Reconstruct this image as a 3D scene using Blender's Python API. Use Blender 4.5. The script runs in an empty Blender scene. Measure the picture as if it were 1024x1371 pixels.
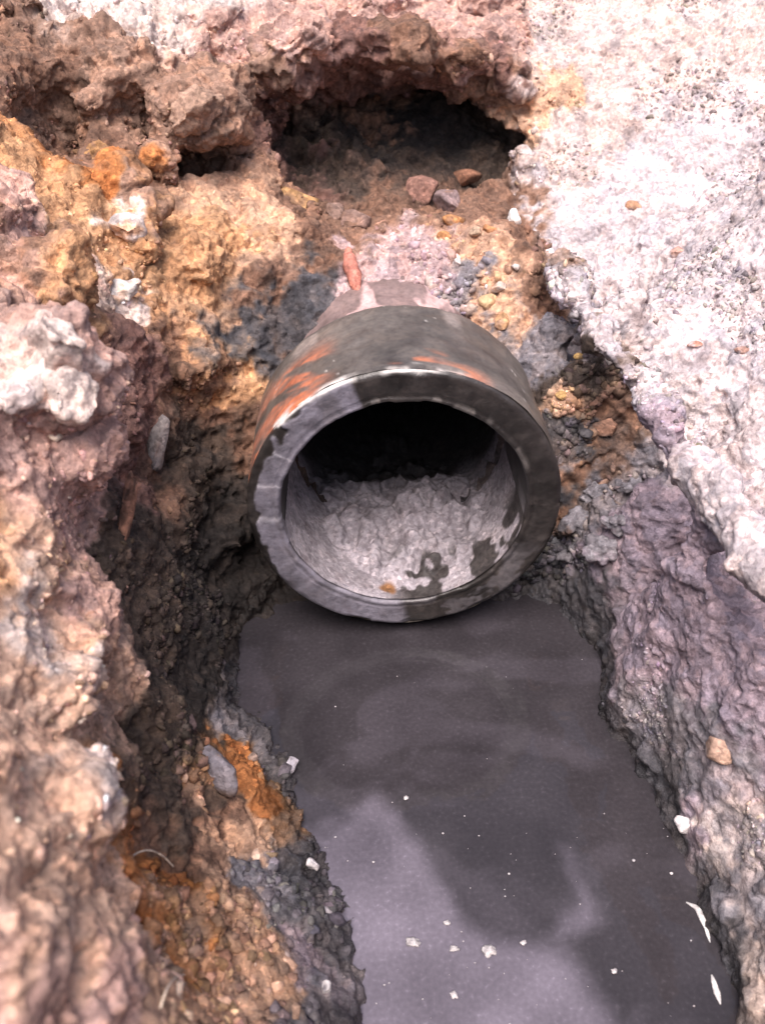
import bpy, bmesh, math, random
import numpy as np
import openvdb
from mathutils import Vector, Matrix

scene = bpy.context.scene
COL = scene.collection
rng = np.random.default_rng(7)
random.seed(7)

# ------------------------------------------------------------------ camera
PW, PH, FPX = 1024.0, 1371.0, 1163.0
CAM = np.array([-0.0385, -0.6615, 0.664])
PITCH, YAW, ROLL = math.radians(36.96), math.radians(1.48), math.radians(-1.41)
def basis():
    p, y, r = PITCH, YAW, ROLL
    f = np.array([math.sin(y)*math.cos(p), math.cos(y)*math.cos(p), -math.sin(p)])
    rt = np.array([math.cos(y), -math.sin(y), 0.0]); up = np.cross(rt, f)
    return f, rt*math.cos(r)+up*math.sin(r), -rt*math.sin(r)+up*math.cos(r)
FWD, RGT, UPV = basis()
def at(px, py, z=None, y=None):
    d = FWD + RGT*(px-PW/2)/FPX + UPV*(PH/2-py)/FPX
    t = (z-CAM[2])/d[2] if z is not None else (y-CAM[1])/d[1]
    return CAM + d*t
cam_data = bpy.data.cameras.new('camera')
cam = bpy.data.objects.new('camera', cam_data); COL.objects.link(cam)
cam.matrix_world = Matrix(((RGT[0], UPV[0], -FWD[0], CAM[0]), (RGT[1], UPV[1], -FWD[1], CAM[1]),
                           (RGT[2], UPV[2], -FWD[2], CAM[2]), (0, 0, 0, 1)))
cam_data.sensor_fit = 'VERTICAL'; cam_data.sensor_height = 36.0
cam_data.lens = 36.0*FPX/PH
cam_data.clip_start = 0.01; cam_data.clip_end = 500.0
cam_data.dof.use_dof = True; cam_data.dof.focus_distance = 0.84; cam_data.dof.aperture_fstop = 7.0
scene.camera = cam

# ------------------------------------------------------------------ sky, sun, exposure
SUN_DIR = Vector((-0.12, -0.40, 0.91)).normalized()      # towards the sun
world = bpy.data.worlds.new('World'); scene.world = world; world.use_nodes = True
wn = world.node_tree
sky = wn.nodes.new('ShaderNodeTexSky'); sky.sky_type = 'NISHITA'; sky.sun_disc = False
sky.sun_elevation = math.asin(SUN_DIR.z); sky.sun_rotation = math.atan2(SUN_DIR.x, SUN_DIR.y)
sky.air_density = 1.0; sky.dust_density = 4.0; sky.ozone_density = 1.0
bg = wn.nodes['Background']; bg.inputs['Strength'].default_value = 0.10
wn.links.new(sky.outputs[0], bg.inputs['Color'])
sun_data = bpy.data.lights.new('sun', 'SUN'); sun_data.energy = 3.3; sun_data.angle = math.radians(42)
sun_data.color = (1.0, 0.91, 0.88)
sun = bpy.data.objects.new('sun', sun_data); COL.objects.link(sun)
sun.rotation_euler = SUN_DIR.to_track_quat('Z', 'Y').to_euler()
scene.view_settings.view_transform = 'Standard'; scene.view_settings.look = 'None'
scene.view_settings.exposure = 1.12; scene.view_settings.gamma = 1.0
scene.render.film_transparent = False

# ------------------------------------------------------------------ noise in numpy
def _hash(ix, iy, iz, seed):
    h = (ix.astype(np.uint32)*np.uint32(374761393) + iy.astype(np.uint32)*np.uint32(668265263)
         + iz.astype(np.uint32)*np.uint32(2147483647) + np.uint32(seed*1013904223 & 0xffffffff))
    h = (h ^ (h >> np.uint32(13)))*np.uint32(1274126177)
    h = (h ^ (h >> np.uint32(16)))*np.uint32(2246822519)
    return h ^ (h >> np.uint32(15))
def _u(h): return (h & np.uint32(0xffffff)).astype(np.float32)/np.float32(0xffffff)
def vnoise(P, scale, seed=0):
    """smooth value noise, -1..1, feature size = scale (number or per-axis)"""
    Q = (P/np.asarray(scale, np.float32)).astype(np.float32)
    i = np.floor(Q).astype(np.int64); f = Q-i; f = f*f*f*(f*(f*6-15)+10)
    r = 0
    for dx in (0, 1):
        wx = f[:, 0] if dx else 1-f[:, 0]
        for dy in (0, 1):
            wy = f[:, 1] if dy else 1-f[:, 1]
            for dz in (0, 1):
                wz = f[:, 2] if dz else 1-f[:, 2]
                r = r + wx*wy*wz*_u(_hash(i[:, 0]+dx, i[:, 1]+dy, i[:, 2]+dz, seed))
    return r*2-1
def fbm(P, scale, octv=3, seed=0, gain=0.5):
    a, s, r = 1.0, np.asarray(scale, np.float32), 0
    for k in range(octv):
        r = r + a*vnoise(P+7.3*k, s, seed+17*k); a *= gain; s = s*0.47
    return r
def worley(P, scale, seed=0, want_id=False):
    Q = (P/np.asarray(scale, np.float32)).astype(np.float32)
    i = np.floor(Q).astype(np.int64)
    d1 = np.full(len(P), 9.0, np.float32); d2 = d1.copy(); cid = np.zeros(len(P), np.float32)
    for dx in (-1, 0, 1):
        for dy in (-1, 0, 1):
            for dz in (-1, 0, 1):
                jx, jy, jz = i[:, 0]+dx, i[:, 1]+dy, i[:, 2]+dz
                h = _hash(jx, jy, jz, seed)
                ex = jx+_u(h)-Q[:, 0]; ey = jy+_u(h*np.uint32(2654435761)+np.uint32(77))-Q[:, 1]
                ez = jz+_u(h*np.uint32(40503)+np.uint32(991) ^ (h >> np.uint32(7)))-Q[:, 2]
                d = np.sqrt(ex*ex+ey*ey+ez*ez)
                c = d < d1
                d2 = np.where(c, d1, np.minimum(d2, d)); d1 = np.where(c, d, d1)
                if want_id: cid = np.where(c, _u(h >> np.uint32(3)), cid)
    return (d1, d2, cid) if want_id else (d1, d2)
def sstep(a, b, x):
    t = np.clip((x-a)/(b-a), 0, 1); return t*t*(3-2*t)

# ------------------------------------------------------------------ the dig: control heights
PIPE_R, PIPE_IN, PIPE_Z, COLLAR_L, BARREL_R = 0.150, 0.119, 0.166, 0.145, 0.124
cp = []
def Z(z, *pts):
    for px, py in pts: cp.append(at(px, py, z=z))
def Y(y, *pts):
    for px, py in pts: cp.append(at(px, py, y=y))
def B(z, *pts):                                                         # depth of the bed below a point of the water surface
    for px, py in pts: q_ = at(px, py, z=0); q_[2] = z; cp.append(q_)
def Wd(*pts):
    for p in pts: cp.append(np.array(p, float))
# water bed
Wd((0, -.1, -.07), (0, -.3, -.07), (.05, -.5, -.07), (.05, -.8, -.07), (-.09, -.06, -.06), (.10, -.06, -.06), (0, .03, -.05),
   (-.08, .03, -.04), (.08, .03, -.04), (.12, -.3, -.05), (.1, -.2, -.06), (0, .09, .03), (-.04, -.2, -.07), (0.02, -.4, -.07))
WL = [(345, 850), (347, 900), (368, 960), (400, 1010), (412, 1090), (440, 1180), (468, 1280), (480, 1371)]
WR = [(828, 822), (850, 900), (872, 1000), (905, 1090), (935, 1190), (962, 1290), (985, 1371)]
Z(0.0, *WL); B(-.008, *WR); B(-.06, (790, 870), (815, 920), (840, 1010), (868, 1100), (900, 1200), (930, 1300), (740, 850), (690, 850))
# left bench beside the water
Z(.035, (310, 900), (370, 1060), (425, 1230), (440, 1330))
Z(.06, (260, 930), (320, 1050), (380, 1200), (390, 1330))
Z(.08, (230, 1000), (270, 1150), (320, 1280), (330, 1360)); Z(.10, (190, 1060), (220, 1200), (230, 1330)); Z(.09, (200, 930))
# dark slope beside the pipe
Z(.03, (325, 830)); Z(.07, (290, 790), (312, 720)); Z(.13, (230, 760), (270, 690)); Z(.17, (270, 620), (312, 590))
Z(.20, (210, 680), (330, 520)); Z(.24, (270, 520), (380, 450)); Z(.27, (420, 420), (310, 450))
# near left ledge
Z(.25, (165, 840), (112, 960), (138, 1090), (150, 1230), (165, 1371))
Z(.30, (90, 790), (50, 920), (60, 1060), (80, 1210), (60, 1371)); Z(.36, (0, 760), (0, 1000), (0, 1200))
# rocks left of the pipe
Z(.24, (150, 740)); Z(.30, (80, 670)); Z(.28, (140, 620)); Z(.27, (180, 520)); Z(.38, (50, 570), (0, 600)); Z(.40, (60, 470)); Z(.34, (140, 450)); Z(.44, (0, 420))
# warm slope above
Z(.355, (200, 400)); Z(.335, (290, 360)); Z(.315, (350, 380)); Z(.37, (250, 300)); Z(.36, (350, 290)); Z(.42, (100, 330))
# upper left face
Y(.42, (300, 190)); Y(.40, (200, 190)); Y(.46, (210, 110)); Y(.34, (90, 190)); Y(.36, (60, 90)); Y(.18, (0, 230)); Y(.55, (300, 60)); Y(.50, (410, 110)); Y(.6, (150, 5))
# back face above the hollow
Y(.47, (540, 135), (460, 130)); Y(.45, (400, 150)); Y(.50, (650, 150)); Y(.58, (560, 70), (640, 80)); Y(.64, (480, 20), (600, 5))
Z(.36, (450, 262), (540, 255), (640, 255)); Z(.345, (560, 300), (400, 300), (680, 300))
# backfill round the pipe
Z(.281, (490, 390), (600, 390)); Z(.292, (545, 362)); Z(.30, (430, 360), (660, 360)); Z(.305, (560, 340)); Z(.25, (720, 450)); Z(.31, (690, 340)); Z(.20, (745, 530))
Z(.15, (765, 610)); Z(.07, (770, 700)); B(-.02, (760, 795)); Z(.10, (815, 680)); B(-.05, (720, 820), (770, 830), (805, 838)); Z(.22, (745, 470)); Z(.02, (825, 780))
# right bank edge and slab
Z(.15, (890, 665)); Z(.17, (845, 590)); Z(.19, (790, 505)); Z(.22, (728, 430)); Z(.27, (692, 350)); Z(.31, (680, 290)); Z(.16, (985, 785));
Z(.27, (950, 672), (1030, 768)); Z(.275, (900, 600)); Z(.285, (846, 520)); Z(.305, (778, 425)); Z(.325, (746, 365)); Z(.352, (722, 295)); Z(.37, (715, 245)); Z(.31, (800, 425)); Z(.295, (832, 480))
Z(.30, (980, 630)); Z(.335, (900, 460), (1000, 600)); Z(.36, (850, 330)); Z(.40, (1020, 450)); Z(.43, (940, 300)); Y(.42, (1020, 250))
Y(.52, (720, 190)); Y(.56, (760, 120)); Y(.60, (850, 90)); Y(.58, (960, 60)); Y(.68, (760, 10)); Y(.66, (900, 5))
# right wall
Z(.14, (930, 740)); Z(.08, (880, 810)); Z(.13, (960, 850)); Z(.18, (1010, 830)); Z(.05, (910, 1000)); Z(.11, (990, 1000)); Z(.05, (1000, 1200)); Z(.03, (1010, 1371)); Z(.03, (940, 1120))
# beyond the frame
Wd((-.75, -.9, .55), (-.75, -.5, .52), (-.75, -.1, .58), (-.8, .3, .66), (-.8, .8, .68), (-.8, 1.2, .66), (-.4, 1.2, .66), (0, 1.2, .66), (.4, 1.2, .66), (.8, 1.2, .66),
   (.8, .8, .66), (.8, .4, .64), (.75, 0, .60), (.75, -.4, .55), (.75, -.9, .55), (-.4, -.9, .36), (-.38, -.6, .36), (.42, -.6, .40), (.42, -.9, .38), (.3, -.55, .2), (.3, -.9, .2),
   (-.15, -.65, .10), (-.15, -.9, .10), (-.3, .95, .6), (.2, .95, .62), (.55, .75, .62), (.5, .2, .52), (.5, -.2, .44), (-.5, .5, .6), (-.45, -.2, .40), (.22, -.7, .05))
cp = np.array(cp)
def rbf_fit(P, v, smooth=0.012):
    D = np.linalg.norm(P[:, None]-P[None], axis=-1)
    n = len(P); A = np.zeros((n+3, n+3)); A[:n, :n] = D - smooth*np.eye(n)
    A[:n, n] = 1; A[:n, n+1:] = P; A[n, :n] = 1; A[n+1:, :n] = P.T
    return np.linalg.solve(A, np.r_[v, 0, 0, 0])
HW = rbf_fit(cp[:, :2], cp[:, 2])
def height(XY):
    out = np.empty(len(XY), np.float32)
    for s in range(0, len(XY), 20000):
        q = XY[s:s+20000]; D = np.linalg.norm(q[:, None]-cp[None, :, :2], axis=-1)
        out[s:s+20000] = D@HW[:len(cp)]+HW[len(cp)]+q@HW[len(cp)+1:]
    return out

# ------------------------------------------------------------------ the dig: implicit volume -> mesh
VOX = 0.009
X0, X1, Y0, Y1, Z0, Z1 = -0.86, 0.86, -0.92, 1.16, -0.12, 0.80
nx, ny, nz = int((X1-X0)/VOX), int((Y1-Y0)/VOX), int((Z1-Z0)/VOX)
gx = X0+np.arange(nx)*VOX; gy = Y0+np.arange(ny)*VOX; gz = Z0+np.arange(nz)*VOX
GX, GY = np.meshgrid(gx, gy, indexing='ij')
Hm = height(np.stack([GX.ravel(), GY.ravel()], -1)).reshape(nx, ny)
for _ in range(2):
    Hp = np.pad(Hm, 1, mode='edge'); Hm = (Hp[1:-1, 1:-1]*4+Hp[:-2, 1:-1]+Hp[2:, 1:-1]+Hp[1:-1, :-2]+Hp[1:-1, 2:])/8
Hgx, Hgy = np.gradient(Hm, VOX)
slope = np.sqrt(1+np.clip(Hgx**2+Hgy**2, 0, 9))
SD = ((gz[None, None, :]-Hm[:, :, None])/slope[:, :, None]).astype(np.float32)
band = np.abs(SD) < 0.11
idx = np.argwhere(band)
P = np.stack([gx[idx[:, 0]], gy[idx[:, 1]], gz[idx[:, 2]]], -1).astype(np.float32)
f = SD[band]
# how rough each zone is
def near(P, c, r): return np.exp(-((P-np.asarray(c, np.float32))**2).sum(-1)/(r*r))
def zone_masks(P):
    x, y, z = P[:, 0], P[:, 1], P[:, 2]
    wob = 0.02*vnoise(P, .09, 5)
    # right bank: everything to the right of the edge line, above it
    edge = np.interp(y, EDGE[:, 1], EDGE[:, 0])
    ez = np.interp(y, EDGE[:, 1], EDGE[:, 2])
    slab = sstep(-.012, .012, x-edge+wob*.5)*sstep(-.05, -.02, z-ez+wob)
    rwall = sstep(.13, .16, x+wob*.4)*(1-slab)*(1-sstep(.0, .08, y+wob))
    left = 1-sstep(-.20, -.10, x+wob-.25*np.clip(y, 0, 1))
    bench = left*(1-sstep(.13, .17, z+wob))*(1-sstep(-.05, .05, y))
    back = sstep(.36, .44, y+wob)*(1-slab)
    return slab, rwall, left, bench, back
EDGE = np.array([at(1150, 930, z=.235), at(1024, 770, z=.26), at(945, 672, z=.26), at(895, 600, z=.265), at(842, 520, z=.275), at(778, 425, z=.295), at(746, 365, z=.315), at(722, 295, z=.34), at(720, 220, y=.50), at(700, 120, y=.6), at(690, 20, y=.72)])
EDGE = EDGE[np.argsort(EDGE[:, 1])]
slab, rwall, left, bench, back = zone_masks(P)
rough = np.clip((.9-.5*sstep(.05, -.15, P[:, 1]))*left*(1-bench)+.8*back+.10*slab+.12*rwall+.55*bench+.4*(1-left-slab-rwall).clip(0, 1), 0, 1)
pipe_r = np.hypot(P[:, 0], P[:, 2]-PIPE_Z)
pn = np.clip(1-np.exp(-((pipe_r-.15).clip(0)/.05)**2)*(P[:, 1] < .34), .15, 1)
w1, w2, wci = worley(P+0.03*np.stack([vnoise(P, .07, 1), vnoise(P, .07, 2), vnoise(P, .07, 3)], -1), (.095, .095, .075), 11, True)
f = f - pn*rough*(0.022*(0.60-w1)+0.036*(wci-.5)*sstep(0, .22, w2-w1)-.006*sstep(.12, 0, w2-w1)+0.009*vnoise(P, .05, 21)+0.018*vnoise(P, .16, 22))
# clods and ledges added by hand: centre, radii
PX_, PY_, PZ_ = P[:, 0].copy(), P[:, 1].copy(), P[:, 2].copy()
def _local(c, r, pad=.05):
    m = np.abs(PX_-c[0]) < r[0]+pad; m &= np.abs(PY_-c[1]) < r[1]+pad; m &= np.abs(PZ_-c[2]) < r[2]+pad
    return np.flatnonzero(m)
def ell(c, r, soft=.02, nz_=.012):
    k_ = _local(c, r); Q = P[k_]; g = f[k_]; r = np.asarray(r, np.float32)
    k = np.sqrt((((Q-np.asarray(c, np.float32))/r)**2).sum(-1)); e = (k-1)*r.min()+nz_*vnoise(Q, .045, 31)+nz_*.6*vnoise(Q, .02, 32)
    h = np.clip(.5+.5*(g-e)/soft, 0, 1); f[k_] = g*(1-h)+e*h-soft*h*(1-h)
def cut(c, r, soft=.02, nz_=.012):
    k_ = _local(c, r); Q = P[k_]; g = f[k_]; r = np.asarray(r, np.float32)
    k = np.sqrt((((Q-np.asarray(c, np.float32))/r)**2).sum(-1)); e = -((k-1)*r.min()+nz_*vnoise(Q, .045, 41)+nz_*.6*vnoise(Q, .02, 42))
    h = np.clip(.5-.5*(g-e)/soft, 0, 1); f[k_] = g*(1-h)+e*h+soft*h*(1-h)
# lumps
ell(at(270, 150, y=.40), (.065, .06, .05)); ell(at(160, 110, y=.42), (.05, .05, .05)); ell(at(400, 75, y=.48), (.05, .05, .04)); ell(at(520, 70, y=.50), (.06, .05, .035)); ell(at(620, 95, y=.52), (.05, .04, .03))
ell(at(70, 500, z=.39), (.048, .045, .04)); ell(at(95, 610, z=.33), (.035, .03, .03)); ell(at(165, 570, z=.27), (.02, .03, .04))
ell(at(125, 835, z=.255), (.022, .03, .02)); ell(at(60, 930, z=.28), (.03, .03, .02)); ell(at(110, 1090, z=.255), (.016, .02, .016)); ell(at(60, 1080, z=.28), (.03, .03, .02)); ell(at(110, 1300, z=.25), (.02, .02, .016))
for k in range(26):                                                     # knobbly clods over the left bank
    px_, py_ = rng.uniform(0, 330), rng.uniform(60, 560); hh = at(px_, py_, y=.05+.45*(1-py_/560)); zz = float(height(hh[None, :2])[0]); r_ = rng.uniform(.012, .026)
    ell((hh[0], hh[1], zz+r_*.2), (r_*rng.uniform(.8, 1.4), r_, r_*rng.uniform(.7, 1.1)), .010)

# right bank: brow of the edge and loose lumps below it
for (px, py, zz) in ((990, 710, .262), (925, 625, .266), (875, 540, .275), (1040, 770, .26), (808, 450, .295), (762, 370, .318)): ell(at(px, py, z=zz), (.016, .05, .014), .02, .004)
for (px, py, zz, r) in ((800, 690, .085, .022), (830, 640, .12, .022), (780, 725, .05, .02), (840, 700, .09, .02)): ell(at(px, py, z=zz), (r, r, r*.9))
cut(at(828, 572, z=.20), (.035, .03, .02))
for (px, py, zz) in ((775, 470, .235), (838, 560, .215), (890, 640, .21), (935, 705, .205), (985, 765, .205), (1035, 825, .20)): cut(at(px, py, z=zz), (.022, .05, .022), .012, .004)
# the hollow over the pipe
cut(at(570, 195, y=.50), (.125, .20, .060), .05); cut(at(470, 200, y=.49), (.10, .15, .060), .05); cut(at(550, 195, y=.68), (.17, .20, .075), .03)
cut(at(540, 140, y=.45), (.13, .07, .035), .04)
# pits in the upper left face
cut(at(75, 165, y=.33), (.030, .06, .05), .03); cut(at(235, 218, y=.38), (.06, .05, .020), .02); cut(at(15, 685, z=.36), (.03, .03, .02)); cut(at(20, 335, z=.44), (.03, .03, .02))
# clear the pipe and the water channel
def sub_cyl(r, ya, yb):
    global f
    e = np.maximum(pipe_r-r, np.maximum(ya-P[:, 1], P[:, 1]-yb)); f = np.maximum(f, -e)
sub_cyl(PIPE_R+.002, -.045, .004); sub_cyl(.130, -.1, COLLAR_L-.012); sub_cyl(.106, 0, 1.0)
SD[band] = f
grid = openvdb.FloatGrid(); grid.background = 0.1
SD[~band] = np.sign(SD[~band])*0.1
grid.copyFromArray(np.ascontiguousarray(np.clip(SD, -.1, .1)))
grid.transform = openvdb.createLinearTransform(voxelSize=VOX)
pts, tris, quads = grid.convertToPolygons(isovalue=0.0, adaptivity=0.0)
pts = pts.astype(np.float32)+np.array([X0, Y0, Z0], np.float32)
print('VDB mesh', len(pts), len(tris), len(quads))
del SD, band, idx, P, f

# ------------------------------------------------------------------ mesh helpers
def mesh_np(name, V, F, col=None, wet=None, smooth=True):
    me = bpy.data.meshes.new(name); n = F.shape[1]
    me.vertices.add(len(V)); me.vertices.foreach_set('co', np.ascontiguousarray(V, np.float32).ravel())
    me.loops.add(F.size); me.loops.foreach_set('vertex_index', np.ascontiguousarray(F, np.int32).ravel())
    me.polygons.add(len(F)); me.polygons.foreach_set('loop_start', np.arange(0, F.size, n, dtype=np.int32))
    me.update(calc_edges=True)
    if smooth: me.polygons.foreach_set('use_smooth', np.ones(len(F), bool))
    if col is not None:
        a = me.attributes.new('soil', 'FLOAT_COLOR', 'POINT')
        a.data.foreach_set('color', np.ascontiguousarray(np.c_[col, np.ones(len(col))], np.float32).ravel())
    if wet is not None:
        a = me.attributes.new('wet', 'FLOAT', 'POINT'); a.data.foreach_set('value', np.ascontiguousarray(wet, np.float32))
    return me
def link(name, me, mat=None, parent=None, label=None, cat=None, group=None, kind=None):
    o = bpy.data.objects.new(name, me); COL.objects.link(o)
    if mat and me is not None:
        me.materials.clear(); me.materials.append(mat)
    if parent: o.parent = parent
    if label: o['label'] = label
    if cat: o['category'] = cat
    if group: o['group'] = group
    if kind: o['kind'] = kind
    return o
def vnormals(V, F):
    if F.shape[1] == 4: n = np.cross(V[F[:, 2]]-V[F[:, 0]], V[F[:, 3]]-V[F[:, 1]])
    else: n = np.cross(V[F[:, 1]]-V[F[:, 0]], V[F[:, 2]]-V[F[:, 0]])
    N = np.zeros_like(V)
    for k in range(F.shape[1]):
        for c in range(3): N[:, c] += np.bincount(F[:, k], n[:, c], len(V))
    return N/np.maximum(np.linalg.norm(N, axis=1, keepdims=True), 1e-12)
def project(P):
    d = P-CAM; z = d@FWD
    return PW/2+FPX*(d@RGT)/z, PH/2-FPX*(d@UPV)/z, z

# ------------------------------------------------------------------ materials
def ramp(nt, stops):
    r = nt.nodes.new('ShaderNodeValToRGB'); e = r.color_ramp.elements
    while len(e) < len(stops): e.new(0.5)
    for k, (p, c) in enumerate(stops):
        e[k].position = p; e[k].color = (*c, 1) if len(c) == 3 else c
    return r
def new_mat(name):
    m = bpy.data.materials.new(name); m.use_nodes = True
    nt = m.node_tree; return m, nt, nt.nodes['Principled BSDF']
def soil_material(name, bump=1.0, grain=650, speck=True):
    """earth: colour carried by the soil attribute, mottled and grained by noise"""
    m, nt, b = new_mat(name); N, L = nt.nodes, nt.links
    tc = N.new('ShaderNodeTexCoord')
    a = N.new('ShaderNodeAttribute'); a.attribute_name = 'soil'
    w = N.new('ShaderNodeAttribute'); w.attribute_name = 'wet'
    def noise(sc, det=4, rgh=.6):
        n = N.new('ShaderNodeTexNoise'); n.inputs['Scale'].default_value = sc; n.inputs['Detail'].default_value = det
        n.inputs['Roughness'].default_value = rgh; L.new(tc.outputs['Object'], n.inputs['Vector']); return n
    n1, n2 = noise(38, 5), noise(grain*.45, 3, .7)
    def mixc(mode, fac, A, B):
        x = N.new('ShaderNodeMix'); x.data_type = 'RGBA'; x.blend_type = mode
        x.inputs[0].default_value = fac
        L.new(A, x.inputs[6]); L.new(B, x.inputs[7]); return x
    r1 = ramp(nt, [(.30, (.62, .57, .56)), (.5, (1, 1, 1)), (.72, (1.3, 1.24, 1.18))])
    L.new(n1.outputs['Fac'], r1.inputs[0])
    r2 = ramp(nt, [(.32, (.72, .70, .70)), (.5, (1, 1, 1)), (.70, (1.25, 1.22, 1.2))])
    L.new(n2.outputs['Fac'], r2.inputs[0])
    x1 = mixc('MULTIPLY', .8, a.outputs['Color'], r1.outputs[0]); x2 = mixc('MULTIPLY', .85, x1.outputs[2], r2.outputs[0])
    out = x2
    if speck:
        v = N.new('ShaderNodeTexVoronoi'); v.inputs['Scale'].default_value = 260; L.new(tc.outputs['Object'], v.inputs['Vector'])
        sp = ramp(nt, [(0, (.55, .52, .52)), (.5, (1, 1, 1)), (.85, (1.1, 1.08, 1.06)), (1, (1.6, 1.55, 1.5))])
        sep = N.new('ShaderNodeSeparateColor'); L.new(v.outputs['Color'], sep.inputs[0]); L.new(sep.outputs[0], sp.inputs[0])
        out = mixc('MULTIPLY', .7, x2.outputs[2], sp.outputs[0])
    L.new(out.outputs[2], b.inputs['Base Color'])
    mr = N.new('ShaderNodeMapRange'); mr.inputs['To Min'].default_value = .92; mr.inputs['To Max'].default_value = .32
    L.new(w.outputs['Fac'], mr.inputs['Value']); L.new(mr.outputs[0], b.inputs['Roughness'])
    b.inputs['Specular IOR Level'].default_value = .22
    n3, n4 = noise(grain, 3, .7), noise(120, 4)
    ad = N.new('ShaderNodeMath'); ad.operation = 'MULTIPLY_ADD'; ad.inputs[1].default_value = .5
    L.new(n3.outputs['Fac'], ad.inputs[0]); L.new(n4.outputs['Fac'], ad.inputs[2])
    bp = N.new('ShaderNodeBump'); bp.inputs['Strength'].default_value = min(1, .8*bump); bp.inputs['Distance'].default_value = .004*bump
    L.new(ad.outputs[0], bp.inputs['Height']); L.new(bp.outputs[0], b.inputs['Normal'])
    return m
M_SOIL = soil_material('earth'); M_CRUST = soil_material('pale_crust', .8); M_STONE = soil_material('stone', .8, 500, True)

# ------------------------------------------------------------------ colour of the soils, by place, with some shade painted in
SOIL_AND_SHADE = dict(slab=(.43, .375, .385), slabp=(.43, .345, .325), ptan=(.50, .325, .24), clayb=(.27, .165, .12), pink=(.43, .275, .235), tan=(.45, .28, .19), orange=(.45, .25, .135), rust=(.40, .155, .055),
            brown=(.175, .10, .07), redbrown=(.18, .10, .085), umber=(.065, .047, .038), dark=(.032, .026, .024), grey=(.175, .16, .175),
            purple=(.255, .205, .240), pale=(.57, .47, .43), clay=(.40, .29, .29), charcoal=(.06, .057, .063))
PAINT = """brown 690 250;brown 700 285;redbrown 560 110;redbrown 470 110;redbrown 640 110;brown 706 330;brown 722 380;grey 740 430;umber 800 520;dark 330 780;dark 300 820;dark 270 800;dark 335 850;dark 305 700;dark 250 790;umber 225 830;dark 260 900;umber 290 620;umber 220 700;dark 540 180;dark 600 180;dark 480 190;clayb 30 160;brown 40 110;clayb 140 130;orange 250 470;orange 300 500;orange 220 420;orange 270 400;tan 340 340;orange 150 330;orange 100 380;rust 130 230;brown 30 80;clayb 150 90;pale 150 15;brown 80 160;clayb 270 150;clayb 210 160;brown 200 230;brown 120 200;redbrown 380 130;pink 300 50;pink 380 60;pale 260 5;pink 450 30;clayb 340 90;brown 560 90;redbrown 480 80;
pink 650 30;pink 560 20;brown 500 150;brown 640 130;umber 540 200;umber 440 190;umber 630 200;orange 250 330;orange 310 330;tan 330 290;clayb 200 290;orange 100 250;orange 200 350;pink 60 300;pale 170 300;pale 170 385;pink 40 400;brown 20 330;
pale 60 480;pale 90 530;pale 40 540;pink 110 620;pink 30 620;pink 140 480;redbrown 200 540;brown 220 450;brown 250 480;tan 290 420;charcoal 280 440;charcoal 330 440;charcoal 400 405;brown 360 400;brown 280 560;brown 320 600;orange 280 520;umber 250 700;umber 250 620;dark 300 760;dark 320 690;umber 200 760;redbrown 180 640;brown 210 620;pink 110 700;
pink 60 720;orange 30 750;ptan 50 780;ptan 120 830;pink 170 830;ptan 60 900;ptan 150 920;pale 100 1090;pale 130 1060;ptan 40 1000;ptan 20 1100;ptan 60 1180;ptan 60 1240;pink 120 1330;pink 20 1330;pale 70 870;ptan 100 1150;ptan 30 1060;ptan 110 790;ptan 140 1200;
dark 280 860;dark 240 870;umber 230 950;grey 310 960;grey 360 990;rust 305 990;rust 335 1050;umber 200 1020;umber 240 1090;brown 220 1160;tan 330 1110;tan 370 1080;orange 360 1060;grey 390 1020;brown 280 1140;tan 290 1210;tan 300 1300;tan 250 1260;grey 380 1170;grey 400 1130;grey 430 1220;charcoal 415 1200;grey 430 1340;purple 420 1300;tan 360 1340;tan 230 1350;rust 220 1190;
brown 430 290;brown 400 320;brown 510 290;brown 640 290;clay 560 330;clay 520 360;tan 620 340;grey 620 390;tan 680 370;grey 710 430;tan 690 430;slab 780 400;slab 800 420;slab 770 340;slab 830 480;slab 750 300;brown 716 395;grey 700 480;umber 740 520;brown 790 570;tan 770 560;charcoal 750 620;grey 800 680;grey 780 730;purple 800 750;grey 850 640;charcoal 740 700;charcoal 730 760;brown 765 650;grey 760 460;purple 840 680;charcoal 790 800;umber 780 500;
purple 900 700;purple 900 760;purple 950 800;purple 1000 870;purple 880 860;purple 950 930;purple 1010 960;grey 900 980;grey 950 1060;purple 960 1110;pale 980 1150;grey 1000 1220;pale 1000 1280;grey 960 1220;charcoal 905 1060;charcoal 960 1280;pale 1010 1340;
slabp 720 60;tan 740 110;slabp 690 100;tan 700 150;slabp 760 150;slabp 740 200;slab 780 280;slab 900 200;slabp 900 60;slabp 820 40;slabp 1000 60;slab 1000 200;slab 900 400;slab 1000 400;slab 850 450;slab 950 600;slab 1000 700;slab 820 350;slab 930 500;slabp 800 110;slab 740 260;slab 1010 560;purple 870 560;slab 930 640"""  # darkest spots in the hollow and damp left slope include painted shade
from mathutils.bvhtree import BVHTree
quads = quads[:, ::-1].astype(np.int64)
bvh = BVHTree.FromPolygons(pts.tolist(), quads.tolist())
def hit(px, py, tree=None):
    d = FWD+RGT*(px-PW/2)/FPX+UPV*(PH/2-py)/FPX; d = d/np.linalg.norm(d)
    p, n, i, t = (tree or bvh).ray_cast(Vector(CAM), Vector(d))
    return (np.array(p), np.array(n), t) if p is not None else (None, None, None)
pp, pc = [], []
for tok in PAINT.replace('\n', '').split(';'):
    k, px, py = tok.split(); h, _, _ = hit(float(px), float(py))
    if h is not None: pp.append(h); pc.append(SOIL_AND_SHADE[k])
pp, pc = np.array(pp, np.float32), np.array(pc, np.float32)
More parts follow.
